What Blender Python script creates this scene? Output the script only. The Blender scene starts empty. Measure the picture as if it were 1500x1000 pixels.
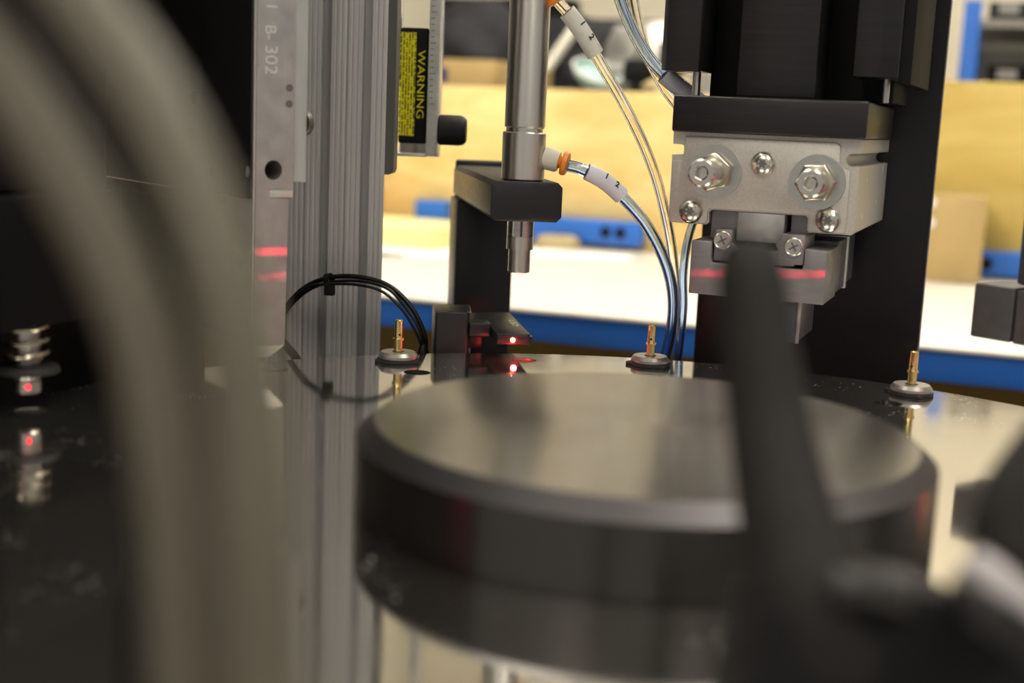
import bpy, bmesh, math, random
from mathutils import Vector, Matrix
random.seed(7)
K = 0.001                                   # all helpers below take millimetres
SC = bpy.context.scene
COL = SC.collection
rad = math.radians

# ------------------------------------------------------------------ camera
CAM = Vector((-27.262, -405.56, 119.493)); FPX = 1912.94
_p, _r, _y = .1690, .0431, -.0378
FW = Vector((math.cos(_p)*math.sin(_y), math.cos(_p)*math.cos(_y), -math.sin(_p)))
_rt = Vector((math.cos(_y), -math.sin(_y), 0)); _up = _rt.cross(FW)
RT = math.cos(_r)*_rt + math.sin(_r)*_up
UP = -math.sin(_r)*_rt + math.cos(_r)*_up
cd = bpy.data.cameras.new('camera'); cam = bpy.data.objects.new('camera', cd); COL.objects.link(cam)
m = Matrix((RT, UP, -FW)).transposed().to_4x4(); m.translation = CAM*K
cam.matrix_world = m
cd.sensor_width = 36; cd.lens = FPX/1500*36; cd.clip_start = .01; cd.clip_end = 50
cd.dof.use_dof = True; cd.dof.focus_distance = .655; cd.dof.aperture_fstop = 6.0
SC.camera = cam

# ------------------------------------------------------------------ world, exposure
w = bpy.data.worlds.new('world'); SC.world = w; w.use_nodes = True
w.node_tree.nodes['Background'].inputs[0].default_value = (1.0, .95, .86, 1)
w.node_tree.nodes['Background'].inputs[1].default_value = .40
SC.view_settings.view_transform = 'Standard'; SC.view_settings.look = 'None'
SC.view_settings.gamma = 1; SC.view_settings.use_curve_mapping = False
SC.view_settings.exposure = 0.0
SC.cycles.use_denoising = True
SC.cycles.max_bounces = 10; SC.cycles.transparent_max_bounces = 16; SC.cycles.transmission_bounces = 10
SC.cycles.sample_clamp_indirect = 6
SC.cycles.caustics_refractive = False

def area_lamp(name, loc, target, sx, sy, power, col, spread=math.pi):
    l = bpy.data.lights.new(name, 'AREA'); l.shape = 'RECTANGLE'; l.size = sx*K; l.size_y = sy*K
    l.energy = power; l.color = col; l.spread = spread
    o = bpy.data.objects.new(name, l); COL.objects.link(o)
    o.location = Vector(loc)*K
    o.rotation_euler = (Vector(target)-Vector(loc)).to_track_quat('-Z', 'Y').to_euler()
    return o

# ------------------------------------------------------------------ materials
MATS = {}
def mat(name, col, rough=.5, metal=0., spec=.5, noise=0., nscale=200., bump=0., bscale=400., aniso=0., stretch=None,
        trans=0., ior=1.45, emit=None, estr=0., coat=0., radial=False, rnoise=0.):
    mt = bpy.data.materials.new(name); mt.use_nodes = True
    nt = mt.node_tree; b = nt.nodes['Principled BSDF']; N = nt.nodes.new; Lk = nt.links.new
    b.inputs['Base Color'].default_value = (*col, 1); b.inputs['Roughness'].default_value = rough
    b.inputs['Metallic'].default_value = metal; b.inputs['Specular IOR Level'].default_value = spec
    b.inputs['IOR'].default_value = ior; b.inputs['Transmission Weight'].default_value = trans
    b.inputs['Coat Weight'].default_value = coat
    if emit: b.inputs['Emission Color'].default_value = (*emit, 1); b.inputs['Emission Strength'].default_value = estr
    tc = N('ShaderNodeTexCoord'); mp = N('ShaderNodeMapping'); Lk(tc.outputs['Object'], mp.inputs[0])
    if stretch: mp.inputs['Scale'].default_value = stretch
    if noise or rnoise:
        n = N('ShaderNodeTexNoise'); n.inputs['Scale'].default_value = nscale; n.inputs['Detail'].default_value = 5
        Lk(mp.outputs[0], n.inputs['Vector'])
    if noise:
        r = N('ShaderNodeMapRange'); r.inputs[1].default_value = .3; r.inputs[2].default_value = .7
        r.inputs[3].default_value = 1-noise; r.inputs[4].default_value = 1+noise
        Lk(n.outputs[0], r.inputs[0])
        x = N('ShaderNodeVectorMath'); x.operation = 'SCALE'; x.inputs[0].default_value = col
        Lk(r.outputs[0], x.inputs['Scale']); Lk(x.outputs[0], b.inputs['Base Color'])
    if rnoise:
        r = N('ShaderNodeMapRange'); r.inputs[1].default_value = .3; r.inputs[2].default_value = .7
        r.inputs[3].default_value = max(.02, rough-rnoise); r.inputs[4].default_value = rough+rnoise
        Lk(n.outputs[0], r.inputs[0]); Lk(r.outputs[0], b.inputs['Roughness'])
    if bump:
        n2 = N('ShaderNodeTexNoise'); n2.inputs['Scale'].default_value = bscale; n2.inputs['Detail'].default_value = 3
        Lk(mp.outputs[0], n2.inputs['Vector'])
        bp = N('ShaderNodeBump'); bp.inputs['Strength'].default_value = bump; bp.inputs['Distance'].default_value = .0002
        Lk(n2.outputs[0], bp.inputs['Height']); Lk(bp.outputs[0], b.inputs['Normal'])
    if aniso:
        b.inputs['Anisotropic'].default_value = aniso
        if radial:
            b.inputs['Anisotropic Rotation'].default_value = .25
            t = N('ShaderNodeTangent'); t.direction_type = 'RADIAL'; t.axis = 'Z'; Lk(t.outputs[0], b.inputs['Tangent'])
    MATS[name] = mt
    return mt

black = mat('black_anodised', (.014, .0135, .015), .36, spec=.5, noise=.12, nscale=300, bump=.15, bscale=2500, rnoise=.05)
blackh = mat('black_milled', (.016, .0155, .017), .34, spec=.5, noise=.22, nscale=60, stretch=(.6, .6, 14), bump=.1, bscale=300)
matte = mat('matte_black', (.008, .008, .009), .65, spec=.2, noise=.1)
rubber = mat('black_rubber', (.009, .0088, .0088), .62, spec=.5, noise=.1)
fgcable = mat('foreground_jacket', (.020, .019, .0185), .7, spec=.15)
cablem = mat('cable_jacket', (.010, .010, .011), .28, spec=.5)
steel = mat('turned_steel', (.62, .60, .57), .36, 1, noise=.07, nscale=120, stretch=(1, 1, .12), aniso=.5, radial=True)
steelb = mat('brushed_steel', (.60, .58, .56), .26, 1, noise=.08, nscale=900, stretch=(.06, 1, 1))
bolt = mat('bolt_steel', (.68, .65, .60), .27, 1, noise=.06, nscale=300)
darkside = mat('shaded_hard_anodised', (.13, .125, .155), .42, .6, noise=.15, nscale=60, stretch=(1, 1, 5))  # shade on the jaw's side put into the colour of these blocks
nut = mat('zinc_nut', (.66, .61, .50), .24, 1, noise=.06, nscale=200)
zinc = mat('zinc_washer', (.60, .60, .58), .30, 1, noise=.06)
alu = mat('milled_aluminium', (.50, .49, .485), .42, .85, noise=.10, nscale=130, rnoise=.08)
aluc = mat('cast_aluminium', (.63, .60, .565), .50, .75, noise=.07, nscale=900, bump=.35, bscale=1600)
alug = mat('grey_hard_anodised', (.27, .255, .27), .45, .6, noise=.08, nscale=120, stretch=(1, 1, 4), bump=.1, bscale=1200)
alup = mat('extruded_aluminium', (.66, .655, .66), .45, .6, noise=.06, nscale=60, stretch=(4, 4, .15))
aluw = mat('bright_aluminium', (.80, .78, .74), .35, .7, noise=.05, nscale=300)
brass = mat('brass', (.88, .70, .30), .25, 1, noise=.07, nscale=300)
copperm = mat('copper', (.72, .40, .27), .3, 1)
white_pl = mat('white_plastic', (.62, .60, .52), .4, spec=.5)
orange = mat('orange_plastic', (.80, .24, .02), .35, spec=.5)
sleevem = mat('marker_sleeve', (.80, .785, .73), .45, noise=.04, trans=.1)
sleeveb = mat('marker_sleeve_bluish', (.80, .81, .92), .4, noise=.04, trans=.15)
ink = mat('ink', (.01, .01, .01), .7)
clear = mat('clear_tube', (.97, .95, .90), .04, trans=1., ior=1.42)
clearb = mat('blue_tint_tube', (.66, .77, .98), .05, trans=1., ior=1.42)
acry = mat('clear_acrylic', (.93, .95, .94), .12, trans=1., ior=1.35)
frost = mat('frosted_guard', (.62, .64, .64), .38, trans=.35, ior=1.3, noise=.06, nscale=80)
hosem = mat('hose_rubber', (.125, .113, .086), .45, spec=.45, noise=.05, nscale=40)
labely = mat('yellow_label', (.78, .72, .01), .55)
emr = mat('laser_emitter', (1, .2, .05), .5, emit=(1.0, .16, .06), estr=600)
emr2 = mat('red_glint_glow', (1, .02, .02), .5, emit=(1.0, .01, .02), estr=5)  # glow standing in for red laser light reflected on the plunger tip
redwin = mat('sensor_window', (.035, .022, .026), .18, spec=.5)
benchw = mat('bench_laminate', (.74, .715, .66), .35, noise=.02, nscale=3)
bluem = mat('blue_paint', (.018, .14, .58), .4, noise=.08, nscale=6)
plasticb = mat('blue_plastic', (.03, .16, .62), .4)
card = mat('cardboard', (.46, .33, .14), .8, noise=.08, nscale=20)
cardd = mat('brown_cardboard', (.34, .24, .10), .8, noise=.08, nscale=20)
olive = mat('hardboard_brown', (.20, .135, .03), .75, noise=.1, nscale=8)
wallm = mat('wall_paint', (.80, .73, .57), .8, noise=.02, nscale=4)
ceilm = mat('ceiling_tile', (.72, .70, .64), .9, noise=.03, nscale=10)
floorm = mat('floor_vinyl', (.22, .17, .10), .4, noise=.1, nscale=5)
paper = mat('white_paper', (.85, .84, .80), .8)
papery = mat('yellow_paper', (.84, .80, .38), .8)
navy = mat('navy_print', (.01, .015, .12), .6)
teal = mat('pale_teal', (.42, .60, .58), .4)
greyp = mat('grey_plastic', (.30, .29, .27), .5, noise=.1)
graphite = mat('dark_grey_fabric', (.018, .018, .022), .8, noise=.4, nscale=18)
tan = mat('tan_plastic', (.45, .37, .20), .6)
screwm = mat('dark_steel_screw', (.28, .26, .24), .3, 1)
lightm = mat('light_diffuser', (1, 1, 1), .5, emit=(1.0, .93, .80), estr=11)

def wood(name='pale_plywood', g=1.):
    mt = mat(name, (.72, .50, .20), .5)
    nt = mt.node_tree; b = nt.nodes['Principled BSDF']
    tc = nt.nodes.new('ShaderNodeTexCoord'); mp = nt.nodes.new('ShaderNodeMapping')
    mp.inputs['Scale'].default_value = (1.2, 8, 9)
    n = nt.nodes.new('ShaderNodeTexNoise'); n.inputs['Scale'].default_value = 3; n.inputs['Detail'].default_value = 6
    n.inputs['Distortion'].default_value = .6
    cr = nt.nodes.new('ShaderNodeValToRGB')
    cr.color_ramp.elements[0].position = .32; cr.color_ramp.elements[0].color = (.72*g, .50*g, .17*g*g, 1)
    cr.color_ramp.elements[1].position = .68; cr.color_ramp.elements[1].color = (.88*g, .69*g, .31*g*g, 1)
    l = nt.links.new
    l(tc.outputs['Object'], mp.inputs[0]); l(mp.outputs[0], n.inputs['Vector']); l(n.outputs[0], cr.inputs[0]); l(cr.outputs[0], b.inputs['Base Color'])
    return mt
ply = wood(); ply2 = wood('shaded_plywood', .70)  # right board's weaker light is put into its darker colour

def disc_mat():
    # ground metal dial: clear reflections, a little smear, dust specks
    mt = mat('ground_dial_metal', (.74, .72, .68), .07, .983)
    nt = mt.node_tree; b = nt.nodes['Principled BSDF']; l = nt.links.new; N = nt.nodes.new
    tc = N('ShaderNodeTexCoord')
    n = N('ShaderNodeTexNoise'); n.inputs['Scale'].default_value = 22; n.inputs['Detail'].default_value = 6
    l(tc.outputs['Object'], n.inputs['Vector'])
    r = N('ShaderNodeMapRange'); r.inputs[1].default_value = .35; r.inputs[2].default_value = .72
    r.inputs[3].default_value = .055; r.inputs[4].default_value = .115
    l(n.outputs[0], r.inputs[0])
    v = N('ShaderNodeTexVoronoi'); v.inputs['Scale'].default_value = 420; l(tc.outputs['Object'], v.inputs['Vector'])
    n3 = N('ShaderNodeTexNoise'); n3.inputs['Scale'].default_value = 35; l(tc.outputs['Object'], n3.inputs['Vector'])
    c = N('ShaderNodeMath'); c.operation = 'LESS_THAN'; l(v.outputs['Distance'], c.inputs[0])
    th = N('ShaderNodeMapRange'); th.inputs[1].default_value = .48; th.inputs[2].default_value = .75
    th.inputs[3].default_value = .02; th.inputs[4].default_value = .24
    l(n3.outputs[0], th.inputs[0]); l(th.outputs[0], c.inputs[1])
    ad = N('ShaderNodeMath'); ad.operation = 'MULTIPLY_ADD'; l(c.outputs[0], ad.inputs[0]); ad.inputs[1].default_value = .5
    l(r.outputs[0], ad.inputs[2]); l(ad.outputs[0], b.inputs['Roughness'])
    wv = N('ShaderNodeTexNoise'); wv.inputs['Scale'].default_value = 9; wv.inputs['Detail'].default_value = 2
    l(tc.outputs['Object'], wv.inputs['Vector'])
    bp = N('ShaderNodeBump'); bp.inputs['Strength'].default_value = .06; bp.inputs['Distance'].default_value = .001
    l(wv.outputs[0], bp.inputs['Height']); l(bp.outputs[0], b.inputs['Normal'])
    return mt
dialm = disc_mat()
hubtop = mat('hub_faced_metal', (.40, .385, .37), .20, .95, noise=.06, nscale=40, aniso=.7, radial=True)
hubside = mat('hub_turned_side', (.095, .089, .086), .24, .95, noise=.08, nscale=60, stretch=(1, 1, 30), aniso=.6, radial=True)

# ------------------------------------------------------------------ object helpers
def link(o, parent=None):
    COL.objects.link(o)
    if parent is not None: o.parent = parent
    return o
def tag(o, label=None, cat=None, group=None, kind=None):
    if label: o['label'] = label
    if cat: o['category'] = cat
    if group: o['group'] = group
    if kind: o['kind'] = kind
    return o
def thing(name, label, cat, loc=(0, 0, 0), rz=0., group=None):
    o = bpy.data.objects.new(name, None); COL.objects.link(o)
    o.empty_display_size = .01
    o.location = Vector(loc)*K; o.rotation_euler = (0, 0, rz)
    return tag(o, label, cat, group)
def station(theta, R=245.):
    t = rad(theta); return (R*math.sin(t), R*math.cos(t), 0), -t
def fin(bm, name, mt, parent=None, smooth=False, bevel=0., seg=2, M=None):
    if M is not None: bmesh.ops.transform(bm, matrix=M, verts=bm.verts)
    bmesh.ops.remove_doubles(bm, verts=bm.verts, dist=1e-4)
    bmesh.ops.recalc_face_normals(bm, faces=bm.faces)
    if bevel:
        es = [e for e in bm.edges if len(e.link_faces) == 2 and e.calc_face_angle(0) > .6]
        if es: bmesh.ops.bevel(bm, geom=es, offset=bevel, segments=seg, profile=.5, affect='EDGES', clamp_overlap=True)
    for v in bm.verts: v.co *= K
    me = bpy.data.meshes.new(name); bm.to_mesh(me); bm.free()
    if smooth:
        for p in me.polygons: p.use_smooth = True
        me.set_sharp_from_angle(angle=rad(35))
    elif bevel:
        for p in me.polygons: p.use_smooth = True
        me.set_sharp_from_angle(angle=rad(50))
    for x in (mt if isinstance(mt, (list, tuple)) else [mt]): me.materials.append(x)
    return link(bpy.data.objects.new(name, me), parent)
def abox(bm, x0, x1, y0, y1, z0, z1):
    vs = [bm.verts.new((x, y, z)) for x in (x0, x1) for y in (y0, y1) for z in (z0, z1)]
    for f in ((0, 1, 3, 2), (4, 6, 7, 5), (0, 4, 5, 1), (2, 3, 7, 6), (0, 2, 6, 4), (1, 5, 7, 3)):
        bm.faces.new([vs[i] for i in f])
def box(name, x0, x1, y0, y1, z0, z1, mt, parent=None, bevel=.4, seg=2, M=None):
    bm = bmesh.new(); abox(bm, x0, x1, y0, y1, z0, z1)
    return fin(bm, name, mt, parent, False, bevel, seg, M)
def aprism(bm, pts, h0, h1):
    a = [bm.verts.new((p[0], p[1], h0)) for p in pts]; b = [bm.verts.new((p[0], p[1], h1)) for p in pts]
    n = len(pts); bm.faces.new(a); bm.faces.new(b)
    for i in range(n): bm.faces.new((a[i], a[(i+1) % n], b[(i+1) % n], b[i]))
def prism(name, pts, h0, h1, mt, parent=None, bevel=0., M=None, smooth=False):
    bm = bmesh.new(); aprism(bm, pts, h0, h1)
    return fin(bm, name, mt, parent, smooth, bevel, 2, M)
# maps prism coords (a, b, h) to (u=a, v=h, z=b) : front profiles extruded in depth
FRONT = Matrix(((1, 0, 0, 0), (0, 0, 1, 0), (0, 1, 0, 0), (0, 0, 0, 1)))
SIDE = Matrix(((0, 0, 1, 0), (1, 0, 0, 0), (0, 1, 0, 0), (0, 0, 0, 1)))      # (a,b,h) -> (u=h, v=a, z=b)
def circ(cx, cy, r, n=32, a0=0., a1=2*math.pi, end=False):
    k = n if not end else n-1
    return [(cx+r*math.cos(a0+(a1-a0)*i/k), cy+r*math.sin(a0+(a1-a0)*i/k)) for i in range(n)]
def holed(name, outer, holes, h0, h1, mt, parent=None, M=None, bevel=0.):
    bm = bmesh.new()
    loops = [outer]+holes; tops = []
    for lp in loops:
        a = [bm.verts.new((p[0], p[1], h1)) for p in lp]; tops.append(a)
        for i in range(len(a)): bm.edges.new((a[i], a[(i+1) % len(a)]))
    bmesh.ops.triangle_fill(bm, use_beauty=True, edges=bm.edges[:])
    topf = bm.faces[:]
    lower = {v: bm.verts.new((v.co.x, v.co.y, h0)) for v in bm.verts[:]}
    for f in topf: bm.faces.new([lower[v] for v in reversed(f.verts)])
    for a in tops:
        for i in range(len(a)):
            p, q = a[i], a[(i+1) % len(a)]; bm.faces.new((p, q, lower[q], lower[p]))
    if M is not None: bmesh.ops.transform(bm, matrix=M, verts=bm.verts)
    bmesh.ops.recalc_face_normals(bm, faces=bm.faces)
    for v in bm.verts: v.co *= K
    me = bpy.data.meshes.new(name); bm.to_mesh(me); bm.free()
    for x in (mt if isinstance(mt, (list, tuple)) else [mt]): me.materials.append(x)
    return link(bpy.data.objects.new(name, me), parent)
def axisM(c, axis):
    q = Vector(axis).normalized().to_track_quat('Z', 'Y'); M = q.to_matrix().to_4x4(); M.translation = Vector(c); return M
def alathe(bm, prof, n=48, M=None, cap=True):
    """prof: list of (radius, height) from bottom to top, spun about Z"""
    rings = []
    for r, h in prof:
        if r < 1e-6: rings.append([bm.verts.new((0, 0, h))])
        else: rings.append([bm.verts.new((r*math.cos(2*math.pi*i/n), r*math.sin(2*math.pi*i/n), h)) for i in range(n)])
    vs = [v for r in rings for v in r]
    for a, b in zip(rings, rings[1:]):
        for i in range(n):
            j = (i+1) % n
            if len(a) == 1 and len(b) == 1: continue
            if len(a) == 1: bm.faces.new((a[0], b[i], b[j]))
            elif len(b) == 1: bm.faces.new((a[i], a[j], b[0]))
            else: bm.faces.new((a[i], a[j], b[j], b[i]))
    if cap:
        for r in (rings[0], rings[-1]):
            if len(r) > 2: bm.faces.new(r)
    if M is not None: bmesh.ops.transform(bm, matrix=M, verts=vs)
def lathe(name, prof, mt, parent=None, n=48, M=None, cap=True, smooth=True):
    bm = bmesh.new(); alathe(bm, prof, n, M, cap)
    return fin(bm, name, mt, parent, smooth)
def cylinder(name, c0, c1, r, mt, parent=None, n=32, ch=.3):
    c0 = Vector(c0); c1 = Vector(c1); h = (c1-c0).length
    return lathe(name, [(r-ch, 0), (r, ch), (r, h-ch), (r-ch, h)], mt, parent, n, axisM(c0, c1-c0))
def spline(P, n=10):
    P = [Vector(p) for p in P]; Q = [2*P[0]-P[1]]+P+[2*P[-1]-P[-2]]; out = []
    for i in range(1, len(Q)-2):
        for k in range(n):
            t = k/n; a, b, c, d = Q[i-1], Q[i], Q[i+1], Q[i+2]
            out.append(.5*((2*b)+(c-a)*t+(2*a-5*b+4*c-d)*t*t+(3*b-a-3*c+d)*t**3))
    out.append(P[-1]); return out
def aloop(bm, path, r, seg, flip=False):
    rings = []; up = Vector((0, 0, 1)); prev = None
    for i, p in enumerate(path):
        t = (path[min(i+1, len(path)-1)]-path[max(i-1, 0)]).normalized()
        if prev is None:
            prev = t.cross(Vector((.3, .9, .2))).normalized()
        prev = (prev-t*prev.dot(t)).normalized(); b = t.cross(prev)
        rr = r[i] if isinstance(r, list) else r
        rings.append([bm.verts.new(p+rr*(math.cos(2*math.pi*k/seg)*prev+math.sin(2*math.pi*k/seg)*b)) for k in range(seg)])
    for a, b in zip(rings, rings[1:]):
        for k in range(seg):
            q = (a[k], a[(k+1) % seg], b[(k+1) % seg], b[k]); bm.faces.new(q)
    return rings
def tube(name, P, r, mt, parent=None, seg=16, n=10, inner=0.):
    path = spline(P, n); bm = bmesh.new()
    if isinstance(r, (list, tuple)) and len(r) == len(P):
        r = [x for i in range(len(r)-1) for x in [r[i]+(r[i+1]-r[i])*k/n for k in range(n)]]+[r[-1]]
    R = aloop(bm, path, r, seg)
    if inner:
        S = aloop(bm, path, inner, seg)
        for e in (0, -1):
            for k in range(seg): bm.faces.new((R[e][k], R[e][(k+1) % seg], S[e][(k+1) % seg], S[e][k]))
    else:
        bm.faces.new(R[0]); bm.faces.new(R[-1])
    return fin(bm, name, mt, parent, True)
def text(name, s, size, M, mt, parent=None, ext=.05, align='CENTER', sx=1., fat=0.):
    c = bpy.data.curves.new(name, 'FONT'); c.body = s; c.size = size*K; c.extrude = ext*K; c.align_x = align; c.align_y = 'CENTER'
    c.resolution_u = 4; c.offset = fat*K
    o = bpy.data.objects.new(name, c); COL.objects.link(o)
    me = bpy.data.meshes.new_from_object(o.evaluated_get(bpy.context.evaluated_depsgraph_get()))
    bpy.data.objects.remove(o); bpy.data.curves.remove(c)
    M2 = M.copy(); M2.translation = M.translation*K
    me.transform(M2 @ Matrix.Diagonal((sx, 1, 1, 1))); me.materials.clear(); me.materials.append(mt)
    return link(bpy.data.objects.new(name, me), parent)
def frameM(o, x, y):
    """matrix with origin o, local x and y axes given"""
    x = Vector(x).normalized(); y = Vector(y); y = (y-x*y.dot(x)).normalized(); z = x.cross(y)
    M = Matrix((x, y, z)).transposed().to_4x4(); M.translation = Vector(o); return M
def at(px, py, y):
    """surveyed point: the place at depth y (world mm) sighted at that position in the photograph"""
    d = FW*FPX+RT*(px-750)-UP*(py-500); return CAM+d*((y-CAM.y)/d.y)

# ================================================================== room shell
BA = rad(-17)                                       # the workbench and the wall run at this angle
BM = Matrix.Rotation(BA, 4, 'Z')
BMs = BM.copy()
def bbox(name, s0, s1, n0, n1, z0, z1, mt, parent=None, bevel=0.):
    return box(name, s0, s1, n0, n1, z0, z1, mt, parent, bevel, 2, BM)
FL = -930.
o = box('floor', -3200, 3400, -2500, 4300, FL-40, FL, floorm, None, 0); tag(o, kind='structure')
o = bbox('wall_back', -3600, 2600, 2700, 2800, FL, 1750, wallm); tag(o, kind='structure')
o = box('ceiling', -3200, 3400, -2500, 4300, 1750, 1800, ceilm, None, 0); tag(o, kind='structure')
def light_panel(x, y, label):
    t = thing('ceiling_light', label, 'ceiling light', (x, y, 1735), 0, 'ceiling light panels')
    box('diffuser', -280, 280, -560, 560, -2, 2, lightm, t, 0)
    bm = bmesh.new()
    for a in ((-300, -280, -580, 580), (280, 300, -580, 580), (-280, 280, -580, -560), (-280, 280, 560, 580)):
        abox(bm, a[0], a[1], a[2], a[3], -8, 14)
    fin(bm, 'frame', white_pl, t)
for x, y in ((-900, 300), (700, 300), (-900, -1500), (700, -1500), (-500, 950), (900, 1900)):
    light_panel(x, y, 'recessed ceiling light panel out of view above the room')

# ------------------------------------------------------------------ workbench
t = thing('workbench', 'white topped workbench with blue steel front rail behind the machine', 'workbench')
bbox('benchtop', -1500, 900, 796, 1450, -66, -62, benchw, t, 1)
bbox('front_rail', -1500, 172, 800, 830, -94, -66, bluem, t, 1)
bbox('rail_end', 172.5, 400, 799, 830, -94, -66, greyp, t, 1)
for s in (-1450, -400, 800):
    bbox('leg', s, s+45, 803, 850, FL, -95, bluem, t, 1); bbox('leg', s, s+45, 1390, 1440, FL, -67, bluem, t, 1)
bbox('back_panel', -1400, 850, 1200, 1215, FL+30, -68, olive, t, 0)
# upright plywood boards at the rear of the bench
o = bbox('plywood_board', -1500, -120, 1455, 1473, -70, 164, ply, None, 1)
tag(o, 'pale plywood board behind the bench with clutter along its top', 'board')
o = bbox('plywood_board', -118, 900, 1455, 1473, -70, 193, ply2, None, 1)
tag(o, 'pale plywood board behind the cardboard box at right', 'board')

def socket_strip(s0, s1, n, z0, z1, socks, label):
    t = thing('power_strip', label, 'power strip')
    bbox('housing', s0, s1, n-28, n, z0, z1, plasticb, t, 2)
    for s, z in socks:
        c = BM @ Vector((s, n-28.3, z)); lathe('socket', [(0, 0), (8, 0), (8, 1.5), (0, 1.5)], matte, t, 20, axisM(c, BM @ Vector((0, -1, 0))))
socket_strip(-560, -352, 1453, -55, -20, ((-405, -36), (-383, -36)), 'blue power strip with two dark sockets on the bench behind the probe')
socket_strip(108, 300, 1453, -58, -26, ((114, -42),), 'blue power strip at right edge beside the cardboard box')
socket_strip(-706, -655, 1453, -50, -8, (), 'short blue power strip behind the yellow papers at left')
def carton(name, s0, s1, n0, n1, z0, z1, mt, label, tape=True):
    t = thing(name, label, 'box')
    bbox('body', s0, s1, n0, n1, z0, z1, mt, t, 1.5)
    bbox('flap', s0, s1, n0, (n0+n1)/2-1, z1, z1+1.5, mt, t); bbox('flap', s0, s1, (n0+n1)/2+1, n1, z1, z1+1.5, mt, t)
    return t
c = carton('cardboard_box', -2, 107, 1340, 1440, -61.5, 45, card, 'tan cardboard box standing on the bench at right')
for z in (38, 12):
    q = BM @ Vector((40, 1339.6, z)); lathe('sticker', [(0, 0), (7, 0), (7, .5), (0, .5)], paper, c, 20, axisM(q, BM @ Vector((0, -1, 0))))
# papers and small things on the bench
def sheet(s, n, wd, dp, rz, z, mt, label, grp, th=.6):
    c = BM @ Vector((s, n, 0)); o = box('paper_sheet', -wd/2, wd/2, -dp/2, dp/2, 0, th, mt, None, 0)
    o.location = (c.x*K, c.y*K, z*K); o.rotation_euler = (0, 0, BA+rad(rz)); tag(o, label, 'paper', grp)
sheet(-640, 1215, 150, 200, 25, -61.5, paper, 'white paper sheet under the yellow papers at left', 'papers on the bench')
sheet(-690, 1330, 210, 170, -8, -60.5, papery, 'pale yellow paper stack on the bench left of the probe column', 'papers on the bench', 26)
sheet(-440, 1290, 210, 120, 8, -61.5, paper, 'white paper sheet lying in front of the blue power strip', 'papers on the bench', 3)
q = BM @ Vector((-640, 1115, -60)); o = tube('pen', [q+Vector((-50, 10, 2)), q+Vector((-20, 4, 2)), q+Vector((55, -14, 2))], [2.5, 4, 1.5], greyp)
tag(o, 'dark pen lying on the bench beside the yellow papers', 'pen')
q = BM @ Vector((-468, 1400, -61)); o = lathe('tape_roll', [(10, 0), (32, 0), (33, 2), (30, 14), (24, 17), (10, 17), (10, 0)], tan, None, 32, Matrix.Translation(q), cap=False)
tag(o, 'tan tape roll lying in front of the blue power strip', 'tape roll')
q = BM @ Vector((-778, 1405, -62)); o = lathe('orange_cup', [(0, 0), (22, 0), (27, 70), (24, 70), (20, 3), (0, 3)], orange, None, 32, Matrix.Translation(q), cap=False)
tag(o, 'orange cup on the bench just right of the aluminium profile', 'cup')

# ------------------------------------------------------------------ shelf behind the boards with clutter
t = thing('rear_shelf', 'grey shelf behind the plywood boards carrying the clutter', 'shelf')
bbox('shelf_board', -1500, -110, 1476, 1900, 140, 158, greyp, t, 1)
for s in (-1480, -130):
    bbox('post', s, s+18, 1880, 1900, FL, 139, greyp, t)
bbox('shelf_back', -1500, -110, 1901, 1912, 120, 300, graphite, t)
cb = carton('wooden_box', -720, -610, 1500, 1590, 158.5, 204, card, 'pale wooden box with navy square label on the rear shelf')
bbox('label_square', -716, -690, 1498.5, 1499.9, 170, 192, navy, cb)
carton('brown_box', -606, -540, 1490, 1560, 158.5, 192, cardd, 'small brown box on the rear shelf left of the probe tube')
def blob(name, s, n, z, rx, ry, rz, mt, label, cat, seed, amp=.22, grp=None):
    """crumpled soft thing: a subdivided ball pushed about by folds, flattened underneath"""
    rnd = random.Random(seed); bm = bmesh.new(); bmesh.ops.create_icosphere(bm, subdivisions=4, radius=1)
    dirs = [(Vector((rnd.gauss(0, 1), rnd.gauss(0, 1), rnd.gauss(0, 1))).normalized(), rnd.uniform(3, 9), rnd.uniform(0, 6)) for _ in range(9)]
    for v in bm.verts:
        f = sum(math.sin(v.co.dot(d)*k+p) for d, k, p in dirs)/9
        c = v.co*(1+amp*2*f); v.co = Vector((c.x*rx, c.y*ry, max(c.z*rz, -rz*.85)))
    q = BM @ Vector((s, n, 0)); M = Matrix.Translation((q.x, q.y, z+rz*.85)) @ BM
    o = fin(bm, name, mt, None, True, 0, 2, M); tag(o, label, cat, grp); return o
blob('fabric_bag', -740, 1728, 158.5, 120, 70, 78, graphite, 'dark grey crumpled bag behind the wooden box', 'bag', 3)
blob('fabric_bag', -560, 1790, 158.5, 62, 60, 74, graphite, 'smaller dark bag directly behind the probe tube', 'bag', 5)
blob('plastic_bag', -428, 1800, 158.5, 62, 50, 74, paper, 'crumpled white plastic bag behind the clear tube', 'bag', 11, .3)
blob('plastic_bag', -272, 1800, 158.5, 70, 50, 76, paper, 'crumpled white plastic bag behind the blue tube', 'bag', 15, .3)
blob('cloth_pile', -350, 1560, 158.5, 42, 35, 17, tan, 'crumpled tan cloth on the shelf behind the clear tube', 'cloth', 21, .25)
t = thing('tool_case', 'large black tool case at the back of the rear shelf', 'case')
bbox('case_body', -880, -600, 1850, 1897, 158.5, 300, graphite, t, 6); bbox('case_lid', -880, -600, 1850, 1897, 301, 330, matte, t, 6)
bbox('case_handle', -780, -700, 1843, 1849.5, 262, 272, greyp, t, 2)
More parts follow.
